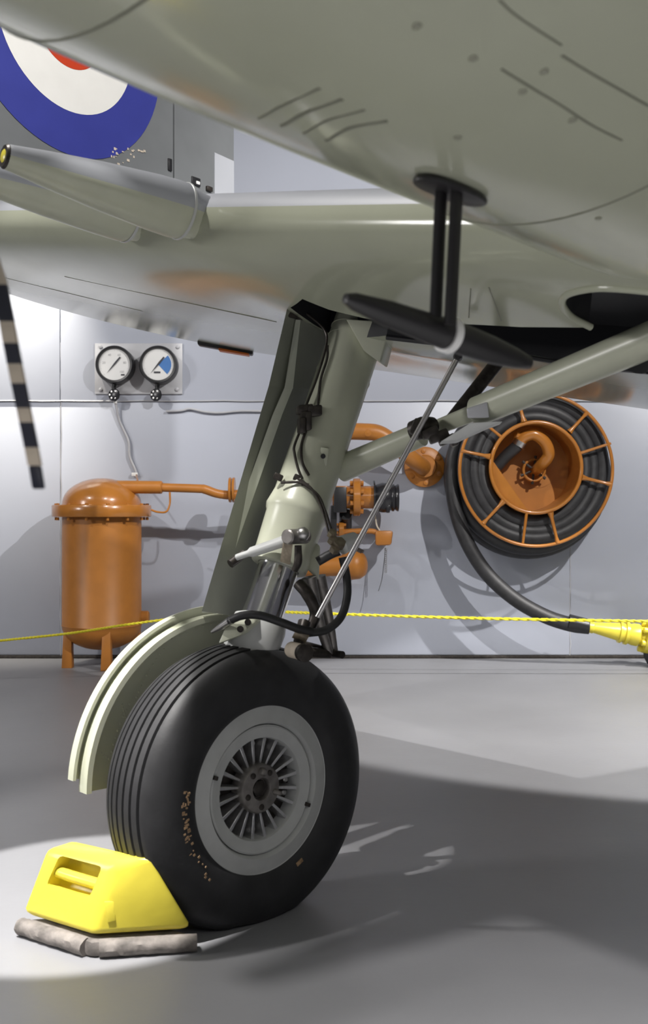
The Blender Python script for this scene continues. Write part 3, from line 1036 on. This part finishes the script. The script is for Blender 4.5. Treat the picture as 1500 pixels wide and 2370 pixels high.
for k in range(14):
    a = 2 * PI * k / 14 + .1
    p = Vector((TX + .352 * math.cos(a), TY + .352 * math.sin(a), zl))
    if b0 is None:
        b0 = bl.build('flange_bolt', M['orange'], fl_)
        off = WORG[b0].copy()
        b0.location = p + off - WORG[fl_]
        WORG[b0] = p + off
    else:
        dup(b0, fl_, p + off)
for (px, y0, Y_) in ((157, 1535, 8.36), (247, 1540, 8.2), (315, 1530, 8.55)):
    x = (px - 750) * Y_ / FPX
    z1 = .30
    one(hexa([Vector((x - .04, Y_ - .04, 0)), Vector((x + .04, Y_ - .04, 0)), Vector((x + .04, Y_ + .04, 0)), Vector((x - .04, Y_ + .04, 0)),
              Vector((x - .03, Y_ - .02, z1)), Vector((x + .03, Y_ - .02, z1)), Vector((x + .03, Y_ + .05, z1)), Vector((x - .03, Y_ + .05, z1))], .004), 'leg', M['orange2'], tank)
one(cyl(P(312, 1428, 8.5), P(345, 1428, 8.5), .05, .05, 18, .01), 'side_boss', M['orange2'], tank)
one(cyl(P(270, 1127, 8.4), P(376, 1128, 8.38), .05, .05, 20, .008), 'pipe_sleeve', M['orange2'], tank)
one(tube([P(370, 1128, 8.38), P(460, 1131, 8.4), P(475, 1133, 8.4), P(505, 1143, 8.42), P(540, 1147, 8.45)], [.034, .034, .036, .034, .036], 16), 'outlet_pipe', M['orange2'], tank)
one(cyl(P(530, 1134, 8.44), P(536, 1134, 8.44), .098, .098, 28, .003), 'pipe_flange', M['orange'], tank)
one(cyl(P(538, 1134, 8.44), P(544, 1134, 8.44), .098, .098, 28, .003), 'pipe_flange', M['orange'], tank)
one(tube([P(542, 1145, 8.45), P(640, 1144, 8.48), P(700, 1148, 8.52), P(766, 1151, 8.55)], .038, 16), 'outlet_pipe', M['orange2'], tank)
one(tube([P(393, 1139, 8.35), P(393, 1165, 8.35), P(385, 1184, 8.34), P(365, 1185, 8.33), P(350, 1180, 8.33)], .008, 8), 'drain_pipe', M['orange'], tank)
one(tube([P(318, 1120, 8.5), P(318, 1110, 8.6), P(316, 1100, 8.8)], .009, 8), 'gauge_stub', M['orange'], tank)

# ------------------------------------------------------------------ gauge panel on the wall
WF = WALLY - .014


def W(px, py, d=0.0):
    return P(px, py, WF - d)


gp = thing('wall_gauges', W(320, 853), 'grey wall panel with two round pressure gauges and black knobs', 'gauge panel')
pc = W(321, 853.5, .012)
one(box(pc, 202 * WALLY / FPX, .014, 117 * WALLY / FPX, bev=.003), 'back_plate', M['conduit'], gp)
for px, py in ((233, 803), (412, 803), (233, 902), (410, 901)):
    one(lathe([(.016, 0), (.016, .012), (.01, .016), (0, .016)], W(px, py, .019), (0, -1, 0), 6), 'plate_bolt', M['conduit'], gp)


def text_mesh(s, size):
    cu = bpy.data.curves.new('t', 'FONT')
    cu.body = s
    cu.size = size
    cu.align_x = 'CENTER'
    cu.align_y = 'CENTER'
    o = bpy.data.objects.new('t', cu)
    COL.objects.link(o)
    bpy.context.view_layer.update()
    me = bpy.data.meshes.new_from_object(o.evaluated_get(bpy.context.evaluated_depsgraph_get()))
    v = [p.co.copy() for p in me.vertices]
    f = [list(q.vertices) for q in me.polygons]
    bpy.data.objects.remove(o)
    bpy.data.meshes.remove(me)
    return v, f


def gauge(px, py, kind):
    c = W(px, py, .018)
    r = 43 * WALLY / FPX
    g_ = one(lathe([(r * .93, 0), (r, .005), (r, .125), (r * .96, .138), (r * .86, .135), (r * .83, .12), (r * .83, .11)], c, (0, -1, 0), 48), 'gauge', M['black'], gp, label='black-rimmed round gauge with white dial' + (' and blue sector' if kind else ''))
    f0 = c + Vector((0, -.112, 0))
    one(lathe([(r * .85, 0), (r * .85, .004), (0, .004)], f0, (0, -1, 0), 40), 'dial', M['dial'], g_)
    f1 = f0 + Vector((0, -.0055, 0))
    mk = MB()
    for i in range(41):
        a = math.radians(225 - 270 * i / 40)
        l_ = .03 * r if i % 4 else .07 * r
        d_ = Vector((math.cos(a), 0, math.sin(a)))
        mk.add(box(f1 + d_ * (r * .74), l_, .001, .006 * r + .0008, d_, (0, 1, 0), d_.cross(Vector((0, 1, 0)))))
    mk.build('dial_marks', M['inkf'], g_, kind='stuff')
    if not kind:
        tx = MB()
        for s_, a in (('20', 171), ('40', 117), ('60', 63), ('80', 9), ('100', -45)):
            d_ = Vector((math.cos(math.radians(a)), 0, math.sin(math.radians(a))))
            vf = text_mesh(s_, r * .17)
            o_ = f1 + d_ * (r * .56)
            tx.add(([o_ + Vector((p.x, 0, p.y)) for p in vf[0]], vf[1]))
        tx.build('dial_numerals', M['inkf'], g_, smooth=0)
        one(box(f1 + Vector((r * .45, 0, -r * .55)), r * .2, .001, r * .08), 'dial_stamp', M['ink'], g_)
    else:
        pts = [f1] + [f1 + Vector((math.cos(math.radians(a)), 0, math.sin(math.radians(a)))) * (r * .7) for a in range(-47, 48, 5)]
        one(prism(pts, Vector((0, -.001, 0))), 'blue_sector', M['bluew'], g_, smooth=0, label='blue sector')
        one(box(f1 + Vector((-r * .05, 0, -r * .42)), r * .34, .001, r * .1), 'dial_stamp', M['ink'], g_)
    d_ = Vector((.64, 0, .77)).normalized()
    s_ = Vector((d_.z, 0, -d_.x))
    f2 = f1 + Vector((0, -.004, 0))
    one(prism([f2 - d_ * r * .62, f2 + s_ * r * .05 + d_ * r * .1, f2 + s_ * r * .04 + d_ * r * .5, f2 - s_ * r * .04 + d_ * r * .5, f2 - s_ * r * .05 + d_ * r * .1], Vector((0, -.002, 0))), 'needle', M['ink'], g_, smooth=0)
    one(cyl(W(px - 6, py + 42, .06), W(px - 8, py + 60, .06), .018, .018, 10), 'gauge_stem', M['black'], gp)


gauge(271, 848, 0)
gauge(371, 848, 1)
for px, py in ((264, 914), (361, 914)):
    c = W(px, py, .09)
    kn = one(lathe([(.01, -.03), (.03, -.02), (.05, -.01), (.054, 0), (.048, .012), (.03, .018), (0, .018)], c, (-.3, -.9, 0), 10, up=UP), 'valve_knob', M['cloth'], gp, label='black fluted valve knob')
    one(cyl(W(px, py, .0), c, .014, .014, 10), 'knob_spindle', M['black'], kn)
    for k in range(6):
        a = 2 * PI * k / 6
        one(lathe([(.009, 0), (.009, .003), (0, .004)], c + Vector((-.004 + .03 * math.cos(a), -.016 - .004 * math.cos(a), .03 * math.sin(a))), (-.3, -.9, 0), 8), 'knob_rivet', M['steel'], kn)

cd = one(tube([W(267, 928, .05), W(270, 945, .03), W(277, 975, .012), (W(297, 1020, .01)), W(300, 1055, .01), W(312, 1085, .01), W(318, 1102, .01)], .011, 10), 'gauge_pipe', M['conduit'], label='thin grey pipe running down from the left gauge to the tank', cat='pipe')
one(cyl(W(267, 922, .05), W(267, 934, .05), .016, .016, 6), 'pipe_nut', M['white'], cd)
one(box(W(312, 1098, .016), .05, .025, .03, bev=.005), 'pipe_clip', M['white'], cd)
one(tube([W(384, 952, .01), W(420, 950, .01), W(440, 946, .01), W(475, 953, .01), W(510, 955, .01), W(560, 951, .01), W(640, 952, .01), W(700, 952, .01)], .009, 8), 'gauge_pipe', M['conduit'], label='wavy grey pipe running right along the wall below the gauges', cat='pipe')

# ------------------------------------------------------------------ hose reel
RY = 8.36
rc = P(1241, 1087, RY)
reel = thing('hose_reel', (rc.x, WALLY - .02, rc.z - .62), 'round orange spoked hose reel mounted on the wall', 'hose reel')


def ring(c, R_, r, n=96, seg=10):
    v, f = [], []
    for i in range(n):
        a = 2 * PI * i / n
        d_ = Vector((math.cos(a), 0, math.sin(a)))
        for k in range(seg):
            g_ = 2 * PI * k / seg
            v.append(c + d_ * (R_ + r * math.cos(g_)) + Vector((0, r * math.sin(g_), 0)))
    for i in range(n):
        for k in range(seg):
            f.append([i * seg + k, i * seg + (k + 1) % seg, ((i + 1) % n) * seg + (k + 1) % seg, ((i + 1) % n) * seg + k])
    return v, f


pxm = RY / FPX
one(ring(rc, 177 * pxm, .0135), 'outer_ring', M['orange'], reel)
ic = P(1241, 1082, RY)
one(ring(ic, 105 * pxm, .016), 'inner_ring', M['orange'], reel)
drum = one(lathe([(104 * pxm, 0), (104 * pxm, .40), (.02, .40), (.02, .385), (104 * pxm - .012, .385), (104 * pxm - .012, 0)], ic, (0, 1, 0), 56, close=True), 'drum', M['orange2'], reel)
for (xa, ya, xb, yb, wd) in ((1213, 976, 1196, 914, 1), (1318, 1000, 1359, 955, 1), (1343, 1049, 1414, 1026, 0), (1347, 1105, 1414, 1121, 1), (1274, 1186, 1291, 1257, 1),
                             (1219, 1188, 1210, 1260, 0), (1166, 1160, 1118, 1212, 1), (1134, 1057, 1067, 1043, 1), (1160, 1011, 1105, 966, 0)):
    a_, b_ = P(xa, ya, RY), P(xb, yb, RY)
    if wd:
        one(tube([a_, a_.lerp(b_, .2), a_.lerp(b_, .8), b_], [.026, .014, .012, .022], 10, smooth=False), 'spoke', M['orange'], reel)
    else:
        one(tube([a_, b_], [.012, .010], 8, smooth=False), 'spoke', M['orange'], reel)
# segment plate across the drum mouth
pts = []
rr = 101 * pxm
aA, aB = math.atan2(1082 - 1066, 1146 - 1241), math.atan2(1082 - 1183, 1222 - 1241)
if aB < 0:
    aB += 2 * PI
for i in range(17):
    a = aA + (aB - aA) * i / 16
    pts.append(ic + Vector((math.cos(a) * rr, .02, math.sin(a) * rr)))
one(prism(pts, Vector((0, .012, 0))), 'segment_plate', M['orange'], reel, smooth=0)
one(tube([P(1200, 1030, 8.5), P(1212, 1012, 8.48), P(1238, 1006, 8.47), P(1262, 1025, 8.48), P(1270, 1052, 8.5), P(1255, 1075, 8.55), P(1238, 1090, 8.7)], .047, 16), 'elbow_pipe', M['orange'], reel)
one(tube([P(1200, 1008, 8.48), P(1193, 1005, 8.47)], .03, 12, smooth=False), 'elbow_lug', M['orange'], reel)
one(ring(P(1236, 1088, 8.66), .085, .012, 32, 8), 'hub_ring', M['orange2'], reel)
for k in range(6):
    a = 2 * PI * k / 6 + .4
    one(tube([P(1236, 1088, 8.66), P(1236, 1088, 8.66) + Vector((math.cos(a) * .115, 0, math.sin(a) * .115))], [.009, .012], 8, smooth=False), 'hub_bolt', M['dirt'], reel)
one(lathe([(.13, 0), (.13, .02), (.0, .02)], P(1245, 1092, 8.76), (0, -1, 0), 32), 'hub_plate', M['orange2'], reel)
one(cyl((rc.x, 8.775, rc.z), (rc.x, WALLY, rc.z), .2, .24, 32), 'wall_mount', M['orange2'], reel)

# black hose: coils, tail and yellow coupling
hz = thing('fuel_hose', (P(1100, 1500, 8.6).x, 8.6, 0), 'thick black hose coiled in the orange reel, its tail ending in a yellow coupling', 'hose')
coil_pts = []
turns = [(.405, 8.47), (.47, 8.475), (.545, 8.47), (.395, 8.6), (.5, 8.6), (.585, 8.6), (.6, 8.68), (.5, 8.73), (.62, 8.74)]
for i, (r_, y_) in enumerate(turns):
    cz = rc.z + (-.012 if i > 4 else .012) - (.02 if r_ > .58 else 0)
    n_ = 64
    pts = [Vector((rc.x + r_ * math.cos(2 * PI * k / n_), y_ + .012 * math.sin(3 * 2 * PI * k / n_ + i), cz + r_ * math.sin(2 * PI * k / n_) - .012 * max(0, -math.sin(2 * PI * k / n_)) * (1 + math.sin(i * 2.2)))) for k in range(n_)]
    one(tube(pts, .056, 12, 1, smooth=False, closed=True), 'hose_coil', M['hose'], hz)
one(tube([P(1130, 960, 8.62), P(1085, 985, 8.62), P(1057, 1030, 8.6), P(1047, 1090, 8.58), P(1052, 1165, 8.56), P(1078, 1248, 8.54), P(1125, 1325, 8.52), P(1190, 1385, 8.5), P(1260, 1425, 8.48), P(1320, 1445, 8.46), P(1364, 1451, 8.44)], .058, 16), 'hose_tail', M['hose'], hz)
one(cyl(P(1315, 1440, 8.46), P(1362, 1450, 8.44), .066, .058, 16, .004), 'hose_cuff', M['black'], hz)
one(tube([P(1150, 1080, 8.55), P(1172, 1055, 8.53), P(1199, 1031, 8.5)], .048, 14), 'hose_end', M['hose'], hz)
one(tube([P(1199, 1031, 8.5), P(1206, 1020, 8.49)], .052, 14, smooth=False), 'hose_ferrule', M['steel'], hz)
c0, c1 = P(1361, 1450, 8.44), P(1500, 1474, 8.42)
cdv = c1 - c0
Lc = cdv.length
sp_ = [(0, 0), (.046, 0), (.048, .04), (.042, .045), (.07, .235), (.07, .24), (.085, .242), (.085, .262), (.073, .265), (.073, .285), (.09, .287), (.09, .31), (.076, .315), (.086, .35), (.088, .39), (.07, .41), (.075, .43), (.075, Lc), (0, Lc)]
cp = one(lathe(sp_, c0, cdv, 24), 'coupling', M['yellow'], hz, label='yellow threaded coupling')
one(lathe([(.13, 0), (.13, .05), (0, .05)], c0 + cdv * .93 , cdv, 24), 'coupling_flange', M['yellow'], hz)
for k in range(6):
    a = 2 * PI * k / 6 + .5
    a_, b_, _ = frame(cdv)
    one(cyl(c0 + cdv * .86 + (a_ * math.cos(a) + b_ * math.sin(a)) * .1, c0 + cdv * 1.06 + (a_ * math.cos(a) + b_ * math.sin(a)) * .1, .026, .026, 10, .006), 'coupling_bolt', M['yellow'], hz)
# black trolley wheel that carries the coupling at the right edge
tw = Vector((P(1500, 1500, 8.4).x + .035, 8.40, .14))
trol = thing('coupling_trolley', (tw.x, tw.y, 0), 'black trolley wheel at the right edge under the yellow coupling', 'trolley')
one(lathe([(.03, -.03), (.11, -.035), (.135, -.02), (.14, 0), (.135, .02), (.11, .035), (.03, .03)], tw, (1, .1, 0), 32), 'wheel', M['rubber'], trol)
one(cyl(tw + Vector((-.0, 0, 0)), tw + Vector((.14, 0, 0)), .02, .02, 12), 'axle', M['steel'], trol)
one(box(tw + Vector((.12, 0, .1)), .03, .06, .26, bev=.004), 'bracket', M['black'], trol)

# ------------------------------------------------------------------ orange pipework behind the leg
ub = thing('bent_pipe', P(985, 1085, WALLY - .02), 'orange bent pipe with round wall flange left of the hose reel', 'pipe')
one(tube([P(700, 1010, 8.86), P(722, 1000, 8.72), P(760, 999, 8.58), P(840, 999, 8.55), P(880, 1005, 8.55), P(920, 1034, 8.56), P(955, 1062, 8.6), P(975, 1078, 8.72), P(980, 1082, 8.88)], .067, 18), 'pipe_run', M['orange2'], ub)
f1_ = one(lathe([(.166, 0), (.166, .035), (.158, .042), (.1, .05), (.085, .1), (.0, .1)], P(982, 1081, WALLY - .005), (0, -1, 0), 40), 'wall_flange', M['orange2'], ub)
for k in range(6):
    a = 2 * PI * k / 6 + .6
    one(lathe([(.02, .03), (.02, .055), (0, .058)], P(982, 1081, WALLY - .005) + Vector((math.cos(a) * .13, 0, math.sin(a) * .13)), (0, -1, 0), 8), 'flange_bolt', M['orange2'], f1_)
one(lathe([(.03, 0), (.028, .08), (0, .085)], P(851, 999, 8.56), (0, -1, -.2), 16), 'pipe_boss', M['orange2'], ub)

vy = 8.55
va = thing('valve_assembly', P(840, 1150, WALLY - .02), 'orange pipe valve with bolted flange and shiny black end cap, behind the undercarriage leg', 'valve')
one(cyl(P(770, 1151, vy), P(868, 1151, vy), .09, .09, 28), 'valve_pipe', M['orange'], va)
fl2 = one(cyl(P(817, 1151, vy), P(834, 1151, vy), .15, .15, 32, .006), 'valve_flange', M['orange'], va)
for k in range(8):
    a = 2 * PI * k / 8 + .4
    o_ = Vector((0, math.cos(a) * .12, math.sin(a) * .12))
    one(cyl(P(810, 1151, vy) + o_, P(841, 1151, vy) + o_, .02, .02, 8), 'flange_bolt', M['orange'], fl2)
one(box(P(787, 1157, vy - .05), .10, .22, .20, bev=.008), 'black_case', M['black'], va)
one(box(P(772, 1205, vy - .02), .05, .12, .24, bev=.008), 'black_case', M['black'], va)
one(box(P(790, 1133, vy), .09, .2, .05, bev=.006), 'case_lid', M['orange'], va)
one(lathe([(.09, 0), (.135, .0), (.135, .012), (.1, .016), (.118, .07), (.118, .11), (.10, .14), (.108, .15), (.108, .165), (.095, .17), (.108, .19), (.108, .2), (.0, .2)], P(864, 1152, vy), (1, 0, 0), 28), 'end_cap', M['cloth'], va, label='shiny black end cap')
one(box(P(898, 1178, vy - .08), .03, .03, .06, bev=.006), 'cap_latch', M['cloth'], va)
one(cyl(P(800, 1190, vy), P(800, 1225, 8.8), .05, .05, 12), 'valve_branch', M['black'], va)
one(cyl(P(790, 1151, vy), P(790, 1151, WALLY), .07, .08, 16), 'wall_stub', M['orange2'], va)

sv = thing('sampling_valve', P(850, 1232, WALLY - .02), 'small orange tap with thin rod and square cup hanging below the valve', 'tap')
one(cyl(P(784, 1226, 8.6), P(796, 1226, 8.6), .066, .066, 20, .004), 'tap_flange', M['orange'], sv)
for k in range(4):
    a = 2 * PI * k / 4 + .5
    o_ = Vector((0, math.cos(a) * .045, math.sin(a) * .045))
    one(cyl(P(779, 1226, 8.6) + o_, P(801, 1226, 8.6) + o_, .012, .012, 8), 'tap_bolt', M['orange'], sv)
one(tube([P(790, 1231, 8.6), P(840, 1229, 8.6), P(868, 1231, 8.6), P(882, 1242, 8.6)], .022, 12), 'tap_pipe', M['orange2'], sv)
one(hexa([P(869, 1263, 8.54), P(906, 1262, 8.54), P(906, 1262, 8.7), P(869, 1263, 8.7), P(868, 1228, 8.54), P(910, 1228, 8.54), P(910, 1228, 8.7), P(868, 1228, 8.7)], .02), 'tap_cup', M['orange2'], sv)
one(cyl(P(890, 1245, 8.62), P(890, 1245, WALLY), .04, .05, 14), 'wall_stub', M['orange2'], sv)
one(tube([P(868, 1190, 8.6), P(872, 1215, 8.58), P(880, 1230, 8.57)], .006, 6), 'cup_cord', M['tan'], sv)
for k in range(12):
    c = P(893, 1272 + k * 4.7, 8.62)
    one(ring(c, .008, .0025, 12, 6), 'chain_link', M['steel'], sv)
one(tube([P(892, 1268, 8.62), P(889, 1300, 8.62), P(884, 1340, 8.62), P(876, 1368, 8.62)], .003, 6), 'loose_cord', M['black'], sv)

lv = thing('drain_pipe', P(820, 1310, WALLY - .02), 'low orange drain pipe ending in a rounded knob behind the leg', 'pipe')
one(tube([P(700, 1312, 8.62), P(745, 1311, 8.6), P(810, 1309, 8.58)], .08, 20, smooth=False), 'pipe_run', M['orange2'], lv)
one(lathe([(0, -.13), (.06, -.12), (.1, -.09), (.115, -.03), (.112, .03), (.09, .07), (.04, .09), (0, .092)], P(822, 1308, 8.6), (1, -.5, .1), 28), 'rounded_end', M['orange2'], lv)
one(cyl(P(820, 1306, 8.6), P(818, 1306, WALLY), .06, .08, 16), 'wall_stub', M['orange2'], lv)
one(cyl(P(812, 1268, 8.62), P(835, 1285, 8.6), .03, .05, 12), 'drain_plug', M['dirt'], lv)
one(cyl(P(710, 1312, 8.62), P(710, 1312, WALLY), .07, .07, 16), 'wall_stub', M['orange2'], lv)

# ------------------------------------------------------------------ yellow rope barrier
ry = 7.9
rp_ = thing('rope_barrier', P(540, 1425, 7.7).to_tuple()[:2] + (0,), 'thin yellow rope stretched along in front of the wall', 'rope')


def twisted(pts, r, turns=60):
    v, f = [], []
    for s_ in (0, PI):
        c = catmull(pts, 40)
        q = []
        n_ = len(c)
        a_, b_, _ = frame(c[-1] - c[0])
        for i, p in enumerate(c):
            g_ = 2 * PI * turns * i / n_ + s_
            q.append(p + (a_ * math.cos(g_) + b_ * math.sin(g_)) * r * .5)
        t_ = tube(q, r * .72, 6, 1, smooth=False)
        k = len(v)
        v += t_[0]
        f += [[i + k for i in x] for x in t_[1]]
    return v, f


rA, rB, rC = P(-60, 1492, 7.6), P(560, 1412, 7.8), P(1700, 1440, 7.8)
one(twisted([rA, P(0, 1483, 7.6), P(160, 1466, 7.65), P(320, 1442, 7.72), rB], .009, 40), 'rope_span', M['rope'], rp_)
one(twisted([rB, P(750, 1420, 7.8), P(1100, 1431, 7.8), P(1500, 1438, 7.8), rC], .011, 40), 'rope_span', M['rope'], rp_)
for p in (rA, rB, rC):
    po = one(cyl((p.x, p.y + .025, 0), (p.x, p.y + .025, p.z + .03), .014, .014, 12), 'post', M['black'], rp_)
    one(lathe([(0, 0), (.12, 0), (.12, .012), (.03, .02), (0, .02)], (p.x, p.y + .025, 0), UP, 24), 'post_base', M['black'], po)

# ------------------------------------------------------------------ striped arrester hook hanging at the left edge
hook = thing('striped_hook', P(60, 1000, 1.35), 'blurred black and cream striped hook arm hanging at the left edge', 'hook')
hp = [P(-60, 480, 1.45), P(-10, 620, 1.43), P(8, 700, 1.41), P(30, 820, 1.39), P(58, 960, 1.37), P(78, 1060, 1.36), P(90, 1132, 1.35)]
cl = catmull(hp, 10)
cum = [0]
for i in range(1, len(cl)):
    cum.append(cum[-1] + (cl[i] - cl[i - 1]).length)


def hook_at(y):
    for i in range(len(cl) - 1):
        y0 = 1185 - (cl[i].z - CAMH) * FPX / cl[i].y
        y1 = 1185 - (cl[i + 1].z - CAMH) * FPX / cl[i + 1].y
        if y0 <= y <= y1:
            return cl[i].lerp(cl[i + 1], (y - y0) / (y1 - y0))
    return cl[-1]


ys = [480, 560, 660, 745, 795, 843, 888, 945, 978, 1036, 1078, 1133]
for i in range(len(ys) - 1):
    a_, b_ = hook_at(ys[i]), hook_at(ys[i + 1])
    r_ = .0078
    d_ = (b_ - a_)
    s_ = Vector((1, 0, 0)) * r_
    yv = Vector((0, .005, 0))
    mm = M['tan'] if i % 2 else M['navy']
    if i == 0:
        mm = M['tan']
    k0 = 1.25 - .25 * i / 10
    one(hexa([b_ - s_ * k0 - yv, b_ + s_ * k0 - yv, b_ + s_ * k0 + yv, b_ - s_ * k0 + yv, a_ - s_ * k0 - yv, a_ + s_ * k0 - yv, a_ + s_ * k0 + yv, a_ - s_ * k0 + yv], .003 if i == len(ys) - 2 else 0), 'stripe_band', mm, hook)
top_h = hook_at(480)
one(cyl(top_h, (top_h.x - .4, top_h.y + .45, ZC), .02, .02, 12), 'hook_hanger', M['dirt'], hook)
